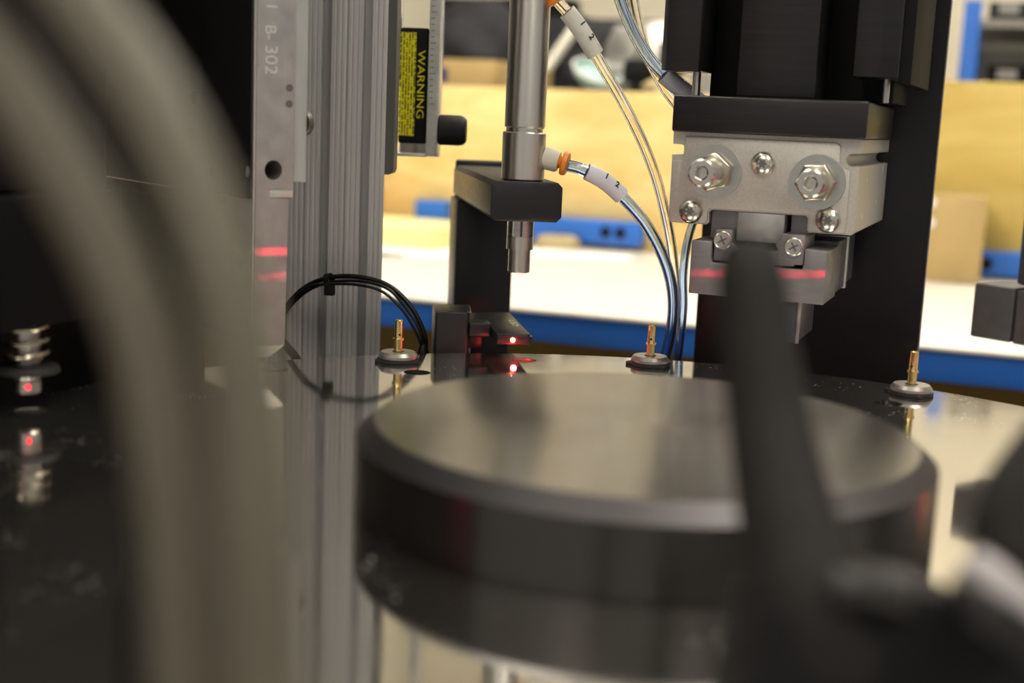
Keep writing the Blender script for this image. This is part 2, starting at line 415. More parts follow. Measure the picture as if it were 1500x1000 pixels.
# white and teal bowl pair lying tilted
q = BM @ Vector((-475, 1560, 176))
t = thing('tilted_bowl', 'white bowl with pale teal underside tilted on the rear shelf', 'bowl')
Mb = axisM(q, Vector((.25, -.45, .85)))
lathe('bowl_body', [(0, 0), (20, 0), (34, 12), (38, 22), (36, 22), (31, 13), (0, 3)], teal, t, 36, Mb, cap=False)
lathe('bowl_rim', [(38, 22), (40, 24), (38, 26), (36, 24), (38, 22)], paper, t, 36, Mb, cap=False)
blob('cloth_pile', -215, 1700, 158.5, 40, 35, 40, greyp, 'crumpled grey cloth on the shelf beside the gripper column', 'cloth', 33, .3)
blob('cloth_pile', -455, 1690, 158.5, 34, 30, 62, greyp, 'upright grey cloth bundle behind the bowl', 'cloth', 37, .3)
# dark power tool shapes
t = thing('power_drill', 'black power drill lying on the rear shelf beside the bowl', 'drill')
bbox('drill_body', -430, -385, 1560, 1600, 180, 216, matte, t, 8)
bbox('drill_grip', -420, -398, 1562, 1596, 158.5, 181, matte, t, 5)
q = BM @ Vector((-430, 1580, 198)); cylinder('chuck', q, q+BM @ Vector((-28, 0, 0)), 11, greyp, t)
t = thing('parts_case', 'black parts case standing on the rear shelf', 'case')
bbox('case_body', -385, -352, 1600, 1650, 158.5, 235, matte, t, 3); bbox('case_lid', -385, -352, 1600, 1650, 235.5, 244, graphite, t, 3)
t = thing('grey_instrument', 'pale grey instrument box behind the gripper column edge', 'instrument')
bbox('case', -330, -262, 1560, 1640, 158.5, 205, white_pl, t, 3); bbox('face_plate', -326, -266, 1558.5, 1560, 163, 200, greyp, t)
q0 = BM @ Vector((-565, 1540, 165)); q1 = BM @ Vector((-520, 1600, 262))
o = cylinder('aluminium_rod', q0, q1, 9, white_pl, None); tag(o, 'pale rod leaning on the shelf left of the probe tube', 'rod')

# ------------------------------------------------------------------ blue steel rack at right
t = thing('steel_rack', 'blue steel shelving rack against the wall at top right', 'rack')
for s in (48, 700):
    bbox('upright', s, s+26, 1800, 1830, FL, 330, bluem, t, 1); bbox('upright', s, s+26, 2150, 2180, FL, 330, bluem, t, 1)
for z in (188, 290):
    bbox('rack_shelf', 60, 715, 1805, 2175, z, z+12, greyp, t)
def bin_(s0, s1, z0, z1, mt, label, n0=1850):
    t = thing('storage_bin', label, 'storage bin', group='bins on the blue rack')
    bm = bmesh.new()
    for a in ((s0, s1, n0, n0+4, z0, z1), (s0, s1, n0+150, n0+154, z0, z1), (s0, s0+4, n0+4, n0+150, z0, z1), (s1-4, s1, n0+4, n0+150, z0, z1), (s0, s1, n0, n0+154, z0, z0+3)):
        abox(bm, *a)
    fin(bm, 'body', mt, t, M=BM)
    bbox('label_holder', s0+15, s0+45, n0-2, n0, z0+12, z0+28, greyp, t)
bin_(90, 170, 201, 235, matte, 'black low bin on the lowest visible rack shelf, at left'); bin_(176, 300, 201, 240, matte, 'black low bin on the lowest visible rack shelf, at right')
bin_(84, 150, 302.5, 332, graphite, 'dark grey low bin on the upper rack shelf')
bbox('rack_back', 60, 715, 2182, 2186, 180, 328, white_pl, bpy.data.objects['steel_rack'])

# ================================================================== machine base
t = thing('machine_base', 'dark machine base plate under the rotary dial', 'machine base')
box('base_plate', -520, 520, -345, 560, -135, -120, matte, t, 1)
for x in (-490, 450):
    for y in (-320, 500): box('leg', x, x+45, y, y+45, FL, -136, alup, t, 1)
lathe('index_drum', [(150, -119.5), (150, -60), (120, -55), (120, -13)], matte, t, 64)

en = thing('shade_panel', 'added black shading panels, unseen, at the far left and overhead', 'panel')  # added unseen panels: darken reflections at left and block ceiling light
box('panel', -430, -422, -250, 480, -119, 600, matte, en, 1)
box('top_panel', -421.5, -215, -250, 480, 592, 600, matte, en, 1)
# rotary dial with its holes
NEST = [4.25+30*k for k in range(-3, 4)]
HOLE = [4.25-15+30*k for k in range(-3, 4)]
def PT(th, R, off=0.):
    a = rad(th); return (R*math.sin(a)+off*math.cos(a), R*math.cos(a)-off*math.sin(a))
holes = []
for th in HOLE: holes.append(circ(*PT(th, 244.6), 6.6, 28))
for th in NEST: holes.append(circ(*PT(th, 216.2), 6.4, 24)); holes.append(circ(*PT(th, 245), 5, 20))
dial = thing('rotary_dial', 'large round polished metal rotary dial plate with holes near its rim', 'dial plate')
holed('dial_plate', circ(0, 0, 262.6, 360), holes, -12, 0, dialm, dial)
for th in HOLE[1:]:
    c = PT(th, 244.6); lathe('hole_bush', [(6.55, -9), (6.55, -.6), (5.6, -.6), (5.6, -9), (6.55, -9)], bolt, dial, 28, Matrix.Translation((c[0], c[1], 0)), cap=False)

# hub
hub = thing('centre_hub', 'large dark round metal hub with chamfered rim in the middle of the dial', 'hub')
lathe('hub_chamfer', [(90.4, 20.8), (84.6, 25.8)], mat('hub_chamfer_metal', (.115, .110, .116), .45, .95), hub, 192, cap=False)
lathe('hub_side', [(90.4, .3), (90.4, 20.8)], hubside, hub, 192, cap=False)
lathe('hub_top', [(84.6, 25.8), (60, 25.82), (30, 25.82), (0, 25.82)], hubtop, hub, 192, cap=False)
lathe('hub_foot', [(0, .3), (90.4, .3)], hubside, hub, 192, cap=False)

# part nests with brass pins
def make_nest():
    t = thing('part_nest', 'round steel nest', 'nest', group='steel nests around the dial rim')
    # gasket with three ears
    pts = []
    for i in range(72):
        a = 2*math.pi*i/72; r = 10.3
        for e in (rad(-52), rad(68), rad(188)):
            d = (a-e+math.pi) % (2*math.pi)-math.pi; r += 2.1*math.exp(-(d/.16)**2)
        pts.append((r*math.cos(a), r*math.sin(a)))
    prism('gasket', pts, .05, 1.6, rubber, t, .3, smooth=True)
    lathe('steel_ring', [(9.3, 1.6), (9.6, 2.0), (9.6, 3.3), (8.3, 4.9), (3.1, 4.9), (3.1, 2.5), (0, 2.5)], mat('nest_steel', (.40, .385, .375), .36, .85, noise=.08, nscale=400), t, 48, cap=False)
    return t
def make_pin(i):
    p = thing('brass_pin', 'slim brass pin', 'pin', group='brass pins standing in the nests')
    lathe('pin_body', [(2.1, 2.6), (2.1, 10.5), (2.75, 10.5), (2.75, 11.4), (2.1, 11.4), (1.95, 11.8), (1.9, 20.2), (1.6, 20.6), (1.1, 20.6), (1.1, 17.5), (0, 17.5)], brass, p, 28, cap=False)
    lathe('cross_hole', [(0, 0), (.55, 0), (.55, .12), (0, .12)], matte, p, 14, axisM((-.1, -1.88, 13.4), (0, -1, 0)))
    return p
def copy_tree(o):
    c = o.copy(); COL.objects.link(c)
    for ch in list(o.children):
        d = ch.copy(); COL.objects.link(d); d.parent = c
    return c
nest0 = make_nest(); pin0 = make_pin(0)
spec = [(-25.75, 'in front of the profile post, leftmost of the three'), (4.25, 'between probe and gripper, middle of the three'),
        (34.25, 'right of the gripper, rightmost of the three')]
for i, (th, where) in enumerate(spec):
    loc, rz = station(th)
    n = nest0 if i == 0 else copy_tree(nest0); p = pin0 if i == 0 else copy_tree(pin0)
    for ob in (n, p): ob.location = Vector(loc)*K; ob.rotation_euler = (0, 0, rz)
    n['label'] = 'round steel nest '+where; p['label'] = 'slim brass pin '+where

# ================================================================== probe station
TH = -10.75; loc, rz = station(TH)
pr = thing('support_stand', 'black arm and column holding the steel probe tube', 'machine arm', loc, rz)
prism('clamp_arm', [(-18.6, 70.4), (11.4, 70.4), (13.8, 72.8), (13.8, 87.3), (11.4, 89.7), (-18.6, 89.7), (-21, 87.3), (-21, 72.8)], -12, 172, black, pr, .35, FRONT)
box('column', -21, 14, 146, 186, -119.6, 70, black, pr, 1.2)
box('arm_end_cap', -19.5, 12, 173, 180, 60, 93, black, pr, 1.5)
pt = thing('probe_tube', 'vertical polished steel probe cylinder clamped in the black arm', 'cylinder', loc, rz)
A = Matrix.Translation((-4.3, 0, 0))
lathe('cylinder_body', [(9.2, 115.0), (9.9, 115.8), (9.9, 330), (9.2, 331)], steel, pt, 64, A)
lathe('groove_ring', [(9.0, 113.1), (9.0, 115.2)], bolt, pt, 64, A)
lathe('collar', [(10.1, 90.0), (10.6, 90.6), (10.6, 112.6), (10.1, 113.2)], steel, pt, 64, A)
# nozzle with machined flats
bm = bmesh.new()
Nz = [(5.3, 44.4), (5.6, 44.8), (5.6, 55.7)]
alathe(bm, [(5.1, 44.5), (5.5, 44.9), (5.5, 55.8)], 48, A)
fin(bm, 'nozzle_tip', steel, pt, True)
pts = [(6.6*math.cos(a), 6.6*math.sin(a)) for a in [2*math.pi*i/48 for i in range(48)]]
pts2 = [(max(x, -99), max(y, -4.9) if x < -.6 else y) for x, y in pts]
prism('nozzle_flat', [(x-4.3, y) for x, y in pts2], 62.5, 70.4, steelb, pt)
prism('nozzle_shank', [(x-4.3, y) for x, y in pts], 55.9, 62.4, steel, pt, smooth=True)

# air fitting on the probe tube (low) and its blue tube
def fitting(name, base, axis, label, r=5.2, L=14):
    t = thing(name, label, 'air fitting')
    b = Vector(base); a = Vector(axis).normalized()
    lathe('fitting_body', [(r, 0), (r, L-1.2), (r-.8, L)], white_pl, t, 32, axisM(b, a))
    lathe('release_ring', [(3.0, L), (3.0, L+1.5), (r+.2, L+1.8), (r+.6, L+2.6), (r+.2, L+4.4), (r-1, L+4.8), (2.7, L+4.8)], orange, t, 32, axisM(b, a))
    return b+a*(L+3)
Y1 = 240.
p0 = at(797, 231, Y1); p1 = at(833, 241, Y1-2)
tipB = fitting('air_fitting', p0, p1-p0, 'white push-in air fitting with orange ring on the lower probe collar', 5.4, 7.6)
u0 = at(800, -22, 238); u1 = at(822, 10, 239)
tipA = fitting('air_fitting', u0, u1-u0, 'orange ringed air fitting at the top edge beside the probe tube', 5.2, 5)

def air_tube(P, r, mt, label, inner=.62):
    t = thing('air_tube', label, 'tube', group='air tubes between probe and gripper')
    tube('hose', P, r, mt, t, 20, 12, r*inner)
    return t
def marker(t, path, f0, f1, r, mt, s):
    pts = spline(path, 12); n = len(pts); a = int(f0*n); b = int(f1*n)
    seg = pts[a:b+1]
    bm = bmesh.new(); R1 = aloop(bm, seg, r, 24); R2 = aloop(bm, seg, r-.45, 24)
    for e in (0, -1):
        for k in range(24): bm.faces.new((R1[e][k], R1[e][(k+1) % 24], R2[e][(k+1) % 24], R2[e][k]))
    sl = fin(bm, 'marker_sleeve', mt, t, True)
    mid = (seg[0]+seg[-1])/2; d = (seg[-1]-seg[0]).normalized(); tc_ = (CAM-mid).normalized()
    side = d.cross(tc_).normalized()
    nrm = (tc_*.80-side*.60).normalized(); nrm = (nrm-d*nrm.dot(d)).normalized()
    yy = nrm.cross(d).normalized()
    for k, ch in enumerate(s):
        c0 = seg[int(len(seg)*(.42+.30*k))]+nrm*(r+.12)
        text('digit', ch, 4.4, frameM(c0, d, yy), ink, sl, .04, fat=.12)
def PP(L): return [at(*p) for p in L]
tA = PP([(813, -2, 239), (836, 24, 241), (857, 54, 243), (884, 100, 247), (915, 155, 253), (943, 212, 260), (964, 270, 268), (980, 340, 278), (988, 400, 285), (990, 450, 290), (986, 520, 296), (975, 590, 302)])
g = air_tube(tA, 2.75, clear, 'clear air tube with grey 12 marker sleeve near the top edge'); marker(g, tA, .075, .235, 4.3, sleevem, '12')
tB = PP([(829, 242, 238), (852, 248, 238), (885, 265, 240), (915, 292, 244), (945, 327, 250), (967, 366, 258), (981, 405, 266), (986, 445, 275), (982, 490, 285), (970, 540, 295), (955, 600, 300)])
g = air_tube(tB, 2.95, clearb, 'blue tinted air tube with 12 marker sleeve leaving the lower fitting'); marker(g, tB, .13, .285, 4.2, sleeveb, '12')
tE = PP([(1060, 230, 300), (1026, 300, 296), (1008, 350, 293), (1001, 400, 291), (1001, 450, 291), (996, 500, 294), (988, 560, 300)])
air_tube(tE, 2.3, clearb, 'thin blue air tube nearest the gripper column in the bundle')
tF = PP([(950, 215, 290), (967, 270, 290), (978, 320, 290), (984, 370, 290), (986, 420, 291), (980, 480, 293), (972, 560, 296)])
tC = PP([(902, -20, 262), (918, 24, 264), (936, 62, 266), (958, 94, 268), (984, 119, 270), (1012, 140, 272), (1050, 170, 276)])
g = air_tube(tC, 3.2, clearb, 'blue tinted air tube curving behind the gripper at top'); marker(g, tC, .60, .92, 4.6, sleeveb, '')
tD = PP([(924, -20, 276), (933, 30, 276), (944, 70, 276), (960, 105, 276), (980, 138, 277), (1010, 175, 280)])
air_tube(tD, 2.8, clear, 'clear air tube running beside the blue tube behind the gripper')

# ================================================================== laser sensor station
ls = thing('laser_sensor', 'small black laser sensor with glowing red spot beside the probe column', 'sensor')
def onz(px, py, z):
    d = FW*FPX+RT*(px-750)-UP*(py-500); return CAM+d*((z-CAM.z)/d.z)
zt, zb = 13.2, 7.6
top = [onz(*q, zt) for q in ((728, 488), (777, 489), (746, 457), (692, 457), (692, 474), (713, 471))]
bm = bmesh.new(); aprism(bm, [(p.x, p.y) for p in top], zb, zt)
fin(bm, 'sensor_body', black, ls, False, .5)
fl, fr = top[0], top[1]; dx = (fr-fl).normalized(); nn = Vector((dx.y, -dx.x, 0))
fc = (fl+fr)/2
Mw = frameM((fc.x, fc.y, (zt+zb)/2)+Vector((0, 0, 0)) if 0 else Vector((fc.x, fc.y, (zt+zb)/2))+nn*.06, dx, (0, 0, 1))
box('sensor_window', -8.1, 7.6, -2.1, 2.0, -.1, .35, redwin, ls, .2, M=Mw)
lathe('emitter', [(0, 0), (1.1, 0), (.9, .35), (0, .45)], emr, ls, 20, frameM(Vector((fc.x, fc.y, (zt+zb)/2-.4))+nn*.45-dx*.4, dx, (0, 0, 1)))
xd = (top[1]-top[2]).normalized()
text('lettering', 'LED', 4.6, frameM(onz(752, 473, zt+.1), xd, Vector((0, 0, 1)).cross(xd)), white_pl, ls, .06, sx=2.6, fat=.08)
ep = Vector((fc.x, fc.y, 3.6))+nn*4
box('side_button', 8.7, 10.2, -1.6, .8, -9, -3, black, ls, .3, M=Mw)
# bracket of the sensor
br = thing('sensor_bracket', 'black angled mounting block left of the laser sensor', 'bracket', loc, rz)
prism('block', [(-42.5, 22), (-26.2, 22), (-24, 25), (-22, 50), (-38.5, 50), (-42.5, 47)], -119.9, 20.4, black, br, .8)
box('clip', -25.3, -14.5, 20, 34, 8.2, 15.0, black, br, .5)
box('cross_bar', -26, -18, 26, 44, 1, 8, black, br, .4)
l = bpy.data.lights.new('laser_glow', 'POINT'); l.energy = .016; l.color = (1, .02, .03); l.shadow_soft_size = .0015
o = bpy.data.objects.new('laser_glow', l); COL.objects.link(o); o.location = ep*K

# ================================================================== gripper station
TG = 19.25; loc, rz = station(TG)
ad = thing('adapter_plate', 'black milled adapter plate on top of the silver gripper', 'adapter plate', loc, rz)
box('plate', -57.3, 34, -18, 95, 116.65, 134, blackh, ad, 1.2)
gb = thing('silver_gripper', 'silver cast aluminium gripper body bolted under the black adapter', 'gripper', loc, rz)
out = [(-57.5, 74), (-56.5, 72.8), (-38.5, 72.8), (-37.4, 74), (-37.4, 79), (-36, 80.2), (8.8, 80.2), (10, 79), (10, 73.5), (11, 72.5), (30.5, 72.5), (31.5, 73.5),
       (31.5, 104.2), (28.2, 104.2)] + [(28.2+3*math.cos(a), 107.2+3*math.sin(a)) for a in [rad(-90-18*i) for i in range(1, 10)]] + [(28.2, 110.2), (31.5, 110.2), (31.5, 116.6), (-57.5, 116.6), (-57.5, 110.6), (-53.6, 110.6)] + \
      [(-53.6+2.5*math.cos(a), 108.1+2.5*math.sin(a)) for a in [rad(90-20*i) for i in range(1, 9)]] + [(-53.6, 105.6), (-57.5, 105.6)]
prism('body', out, -12.4, 108, aluc, gb, 0, FRONT)
cov = [(-57.0, 75), (-55.6, 73.4), (-39, 73.4), (-38, 74.4), (-38, 79.6), (-36.6, 81), (9, 81), (10.6, 79.6), (10.6, 74.2), (11.6, 73.2), (26.6, 73.2), (27.8, 74.4), (27.8, 101.6), (22.5, 104), (22.5, 113.2), (21, 114.8), (-50.5, 114.8), (-51.6, 113.4), (-51.6, 104), (-53, 102.8), (-57, 102.6)]
prism('front_cover', cov, -13.6, -12.45, aluc, gb, .25, FRONT)
def fr_axis(u, z, v=-13.6): return axisM((u, v, z), (0, -1, 0))
def button_screw(parent, u, z, v=-13.6, r=5.4, mt=bolt, name='button_screw'):
    lathe(name, [(r*.95, 0), (r, .8), (r*.93, 2.2), (r*.72, 3.4), (r*.45, 3.9), (r*.42, 2.6), (0, 2.6)], mt, parent, 32, fr_axis(u, z, v), cap=False)
    s = bpy.data.objects[-1] if 0 else None
for u, z in ((-12.7, 103.4), (-46.0, 78.8), (19.6, 78.9)):
    sc = lathe('button_screw', [(5.5, 0), (5.9, .8), (5.5, 2.2), (4.3, 3.5), (2.4, 4.0)], bolt, gb, 32, fr_axis(u, z), cap=False)
    prism('torx_socket', [( (1.9+.5*math.cos(6*a))*math.cos(a), (1.9+.5*math.cos(6*a))*math.sin(a)) for a in [2*math.pi*i/48 for i in range(48)]], 2.8, 2.9, screwm, sc, 0, fr_axis(u, z))
    lathe('socket_wall', [(2.4, 4.0), (2.3, 2.85), (0, 2.85)], bolt, sc, 32, fr_axis(u, z), cap=False)
def hexpts(r, rot=0.): return [(r*math.cos(rot+i*math.pi/3), r*math.sin(rot+i*math.pi/3)) for i in range(6)]
for (u, z, L, rot) in ((-35.6, 98.4, 28, .35), (13.2, 96.2, 21, .1)):
    a = thing('limit_bolt', 'large hex socket stop bolt with nut and washer, '+('left one on the silver gripper' if u < 0 else 'right one on the silver gripper'), 'bolt', loc, rz, 'stop bolts on the gripper front')
    lathe('washer', [(6, 0), (12.9, 0), (13.1, .3), (12.9, 1.5), (6, 1.5)], zinc, a, 48, fr_axis(u, z), cap=False)
    prism('nut', hexpts(9.6, rot), 1.6, 8.6, nut, a, .8, fr_axis(u, z))
    lathe('stud', [(6.5, 1), (6.5, L-.9), (5.6, L), (3.4, L)], bolt, a, 40, fr_axis(u, z), cap=False)
    bm = bmesh.new()
    hx = hexpts(3.0, rot+.3); cr = circ(0, 0, 3.4, 30)
    al = [bm.verts.new((p[0], p[1], L)) for p in cr]; hl = [bm.verts.new((p[0], p[1], L-.25)) for p in hx]; hb = [bm.verts.new((p[0], p[1], L-4)) for p in hx]
    off = int(round(((rot+.3) % (2*math.pi))/(2*math.pi)*30))
    for i in range(6):
        for k in range(5): bm.faces.new((al[(off+i*5+k) % 30], al[(off+i*5+k+1) % 30], hl[i] if k < 3 else hl[(i+1) % 6]))
        bm.faces.new((hl[i], hl[(i+1) % 6], al[(off+i*5+3) % 30]))
        bm.faces.new((hl[i], hl[(i+1) % 6], hb[(i+1) % 6], hb[i]))
    bm.faces.new(hb)
    fin(bm, 'hex_socket', bolt, a, M=fr_axis(u, z))
# dowels in the right side of the body
for v, z in ((12, 80), (70, 84), (20, 97), (88, 101)):
    lathe('side_dowel', [(0, 0), (1.6, 0), (1.6, .25), (0, .3)], aluw, gb, 16, axisM((31.5, v, z), (1, 0, 0)))
# jaw carrier
jw = thing('gripper_jaw', 'grey anodised lower gripper jaw with red laser line across it', 'gripper jaw', loc, rz)
box('slide_plate', -36.8, -23.6, -9, 20, 66, 80, alug, jw, .4)
box('centre_block', -23.5, -.8, -12.2, 30, 66.2, 80, alu, jw, .5)
box('slide_plate', 1.2, 9.6, -6, 30, 70, 80, alug, jw, .3)
jp = [(-43.4, 39.6), (21.3, 39.6), (21.3, 64.8), (10.8, 65.2), (10.8, 58), (10.2, 55.3), (-32.8, 55.3), (-33.4, 58), (-33.4, 65.5), (-43.4, 65.5)]
prism('jaw_block', jp, -19.4, 18, alug, jw, .5, FRONT)
lp = [(-32.6, 56.3), (6, 56.3), (6.2, 57.2), (10.0, 57.2), (10.4, 58), (10.4, 70.6), (9.6, 71.4), (-.2, 71.4), (-1, 70.6), (-1.2, 69), (-3.4, 66.2), (-1.8, 63.4), (-4, 62.8), (-22, 62.8), (-24.4, 65.6), (-24.4, 71.4), (-32, 71.4), (-32.6, 70.6)]
prism('retainer_plate', lp, -17.6, 10, alug, jw, .3, FRONT)
for u, z in ((-28.6, 66.3), (5.4, 65.6)):
    s = lathe('cap_screw', [(4.2, 0), (4.4, .3), (4.4, 1.0), (4.0, 1.2), (3.6, .9), (0, .9)], bolt, jw, 32, fr_axis(u, z, -17.7), cap=False)
    for q in (0, math.pi/2):
        box('cross_slot', -2.4, 2.4, -.4, .4, .86, 1.05, screwm, s, 0, M=fr_axis(u, z, -17.7) @ Matrix.Rotation(q+.5, 4, 'Z'))
box('jaw_block', -43.4, 21.0, 20, 50, 41, 66.6, darkside, jw, .5)
box('jaw_spacer', -40, 21.6, 51, 55, 40.2, 67, aluw, jw, .2)
box('jaw_block', -43.4, 20.6, 56, 84, 42, 66.6, darkside, jw, .5)
fg = thing('gripper_finger', 'slim dark gripper finger hanging under the jaw', 'gripper finger', loc, rz)
box('finger_block', -6, 9.4, -14, 34, 19.5, 39.3, darkside, fg, .4)
box('finger_edge', 9.0, 10.6, -15.4, -13.8, 19.5, 39.3, alu, fg, .3)

# slide rails and column
cl = thing('gripper_column', 'tall black milled slide unit and backing plate behind the gripper', 'machine column', loc, rz)
prism('left_rail', [(-68, -4), (-64.5, -8), (-48.6, -8), (-47.8, -6), (-47.8, 22), (-68, 22)], 145.8, 420, blackh, cl, .4)
box('centre_slide', -28.8, 8, -10, 58, 134.3, 420, blackh, cl, .8)
prism('right_rail', [(24.4, -8), (36, -8), (44, -2), (44, 60), (24.4, 60)], 145.2, 420, blackh, cl, .4)
box('slide_back', -50, 40, 24, 96, 134.4, 420, matte, cl, 1)
prism('rail_flank', [(44.2, 2), (49, 8), (50.5, 92), (44.2, 92)], 143, 420, matte, cl, .4)
holed('backing_plate', [(-46, -120), (56, -120), (56, 420), (-46, 420)], [], 112, 128, black, cl, FRONT)
box('backing_plate', -71, -45.9, 116, 128, -120, 84, black, cl, .6)
cylinder('guide_rod', (-52.4, 6, 134.2), (-52.4, 6, 147), 2.0, steel, cl)
cylinder('guide_rod', (36.6, 20, 134.2), (36.6, 20, 147), 2.0, steel, cl)
box('edge_strip', 56.1, 56.7, 112.5, 116, -119, 420, alug, cl, .2)

# laser lines falling on the jaw and on the left plate
def line_lamp(name, cpt, dirv, L, wd, power):
    c = Vector(cpt); d = Vector(dirv).normalized()
    area_lamp(name, c-d*260, c, L, wd, power, (1, .0, .03), spread=.02)
def SW(th, u, v, z):
    l_, r_ = station(th); t_ = rad(th); return Vector(l_)+Vector((math.cos(t_), -math.sin(t_), 0))*u+Vector((math.sin(t_), math.cos(t_), 0))*v+Vector((0, 0, z))

# ================================================================== left plate station
TP = -40.75; loc, rz = station(TP)
lp_ = thing('aluminium_plate', 'upright milled aluminium plate with hole and stamped numbers at left', 'plate', loc, rz)
Mfl = FRONT
holed('plate', [(-17.8, 14.8), (-2.6, 14.0), (-1.4, 80.0), (-11, 80.4), (-11, 84.2), (-1.2, 84.0), (.6, 84.2), (.6, 420), (-17.8, 420)], [circ(-9.3, 92.6, 4.3, 32)], -15, 12, alu, lp_, Mfl)
box('step_insert', -11, 1.0, -14.4, 10, 80.5, 84.0, aluw, lp_, .2)
bm = bmesh.new()
vs = [(-17.8, -15, 14.6), (-2.6, -15, 13.9), (-6.4, -8, 7.6), (-17.8, -8, 8.2), (-17.8, 12, 14.6), (-2.6, 12, 13.9), (-6.4, 12, 7.6), (-17.8, 12, 8.2)]
V = [bm.verts.new(v) for v in vs]
for f in ((0, 1, 2, 3), (4, 5, 6, 7), (0, 1, 5, 4), (3, 2, 6, 7), (1, 2, 6, 5), (0, 3, 7, 4)): bm.faces.new([V[i] for i in f])
fin(bm, 'bevelled_foot', aluw, lp_)
box('edge_chamfer', -18.7, -17.85, -14.6, 12, 14.8, 420, aluw, lp_, .2)
stampm = mat('stamped_edge', (.66, .65, .64), .5, .3)
def stamp(s, u, z, size): text('stamped_number', s, size, frameM((u, -15.08, z), (0, 0, -1), (1, 0, 0)), stampm, lp_, .03)
stamp('302', -11.2, 140.0, 8.6); stamp('B-', -11.6, 151.6, 7.6); stamp('1', -11.2, 162.5, 8)
for z in (128.5, 121.6): lathe('small_hole', [(0, 0), (1.7, 0), (1.7, .1), (0, .1)], screwm, lp_, 20, axisM((-1.9, -15.05, z), (0, -1, 0)))
gd = thing('clear_guard_strip', 'narrow frosted guard strip with domed screw beside the aluminium plate', 'guard', loc, rz)
box('strip', 1.0, 7.8, -14, -6, 87.3, 420, frost, gd, .5)
lathe('dome_screw', [(5.5, 0), (5.6, 1), (5.1, 2.4), (3.9, 3.6), (2.0, 4.3), (0, 4.4)], mat('dull_screw', (.17, .16, .15), .45, .8), gd, 28, axisM((7.9, -10, 113.4), (1, 0, 0)), cap=False)
cylinder('screw_shank', (1.0, -10, 113.4), (-6, -10, 113.4), 2, screwm, gd) if 0 else None
# black slide body to the left of the plate (its left flank faces the camera)
bs = thing('slide_body', 'tall black slide body with bolt holes left of the aluminium plate', 'slide unit', loc, rz)
fl_holes = [circ(44.8, 122.8, 3.6, 24), circ(25, 89.4, 3, 20), circ(-10.4, 91.8, 2.6, 20)]
holed('flank_plate', [(-14, 80), (34, 80), (34, 420), (-14, 420)], [h for h in fl_holes[1:]], -19.8, -18.8, black, bs, SIDE)
holed('rear_flank', [(34.6, 80), (200, 80), (200, 420), (34.6, 420)], [fl_holes[0]], -19.6, -18.6, black, bs, SIDE)
lathe('socket_screw', [(5.6, 0), (5.8, .6), (5.2, 1.8), (3.2, 2.6), (3.0, 1.0), (0, 1.0)], rubber, bs, 28, axisM((-19.6, 44.6, 104.8), (-1, 0, 0)), cap=False)
box('carriage', -19.4, -5, 13, 200, 16, 74, matte, bs, .6)
box('ledge', -20.6, -5, 12.8, 200, 74.6, 79.4, black, bs, .4)
box('stand', -19, -6, 60, 190, -119, 15.5, matte, bs, .6)
box('plate_mount', -17.6, -3, 12.5, 60, 80, 420, matte, bs, .6)

# black sensor cables looping in front of the profile
def cable(P, r, label):
    o = tube('sensor_cable', P, r, cablem, None, 14, 10); tag(o, label, 'cable', 'black sensor cables'); return o
c1 = PP([(404, 470, 300), (425, 441, 292), (450, 419, 284), (484, 406, 279), (530, 406, 276), (572, 420, 274), (604, 452, 272), (621, 488, 271), (624, 512, 271)])
c2 = PP([(404, 478, 297), (426, 448, 289), (452, 425, 281), (485, 413, 276), (530, 412, 272), (570, 424, 269), (598, 456, 268), (615, 484, 267), (620, 504, 268)])
c3 = PP([(404, 472, 294), (426, 444, 286), (450, 421, 279), (484, 416, 272), (524, 417, 268), (560, 427, 266), (588, 452, 265), (606, 480, 265), (617, 504, 266)])
cable(c1, 1.35, 'outer thick black cable looping past the aluminium profile'); cable(c2, .85, 'middle thin black cable inside the loop'); cable(c3, .8, 'inner thin black cable of the loop')
zt_ = thing('cable_tie', 'black cable tie clamping the looped cables', 'cable tie')
q = at(482, 411, 277); Mz = axisM(q, (c1[4]-c1[2]))
lathe('band', [(4.0, -1.6), (4.0, 1.6), (3.5, 1.6), (3.5, -1.6), (4.0, -1.6)], matte, zt_, 20, Mz, cap=False)
qq = at(483, 424, 274); box('buckle', qq.x-2.6, qq.x+2.6, qq.y-2.5, qq.y+2.5, qq.z-3, qq.z+3, matte, zt_, .5)
bt = thing('cable_boot', 'black cable gland behind the dial edge where cables end', 'cable gland')
q = at(620, 504, 268); lathe('cone', [(3.1, -14), (3.1, -4), (1.8, 0), (0, .4)], cablem, bt, 24, Matrix.Translation(q), cap=False)
q2 = at(612, 520, 268); box('gland_base', q.x-12, q.x+5, q.y-5, q.y+5, q.z-20, q.z-14.2, matte, bt, .5)
o = tube('sensor_cable', PP([(404, 490, 268), (420, 508, 270), (436, 528, 272), (452, 560, 276)]), 2.3, cablem); tag(o, 'short black cable dropping behind the dial beside the plate foot', 'cable', 'black sensor cables')

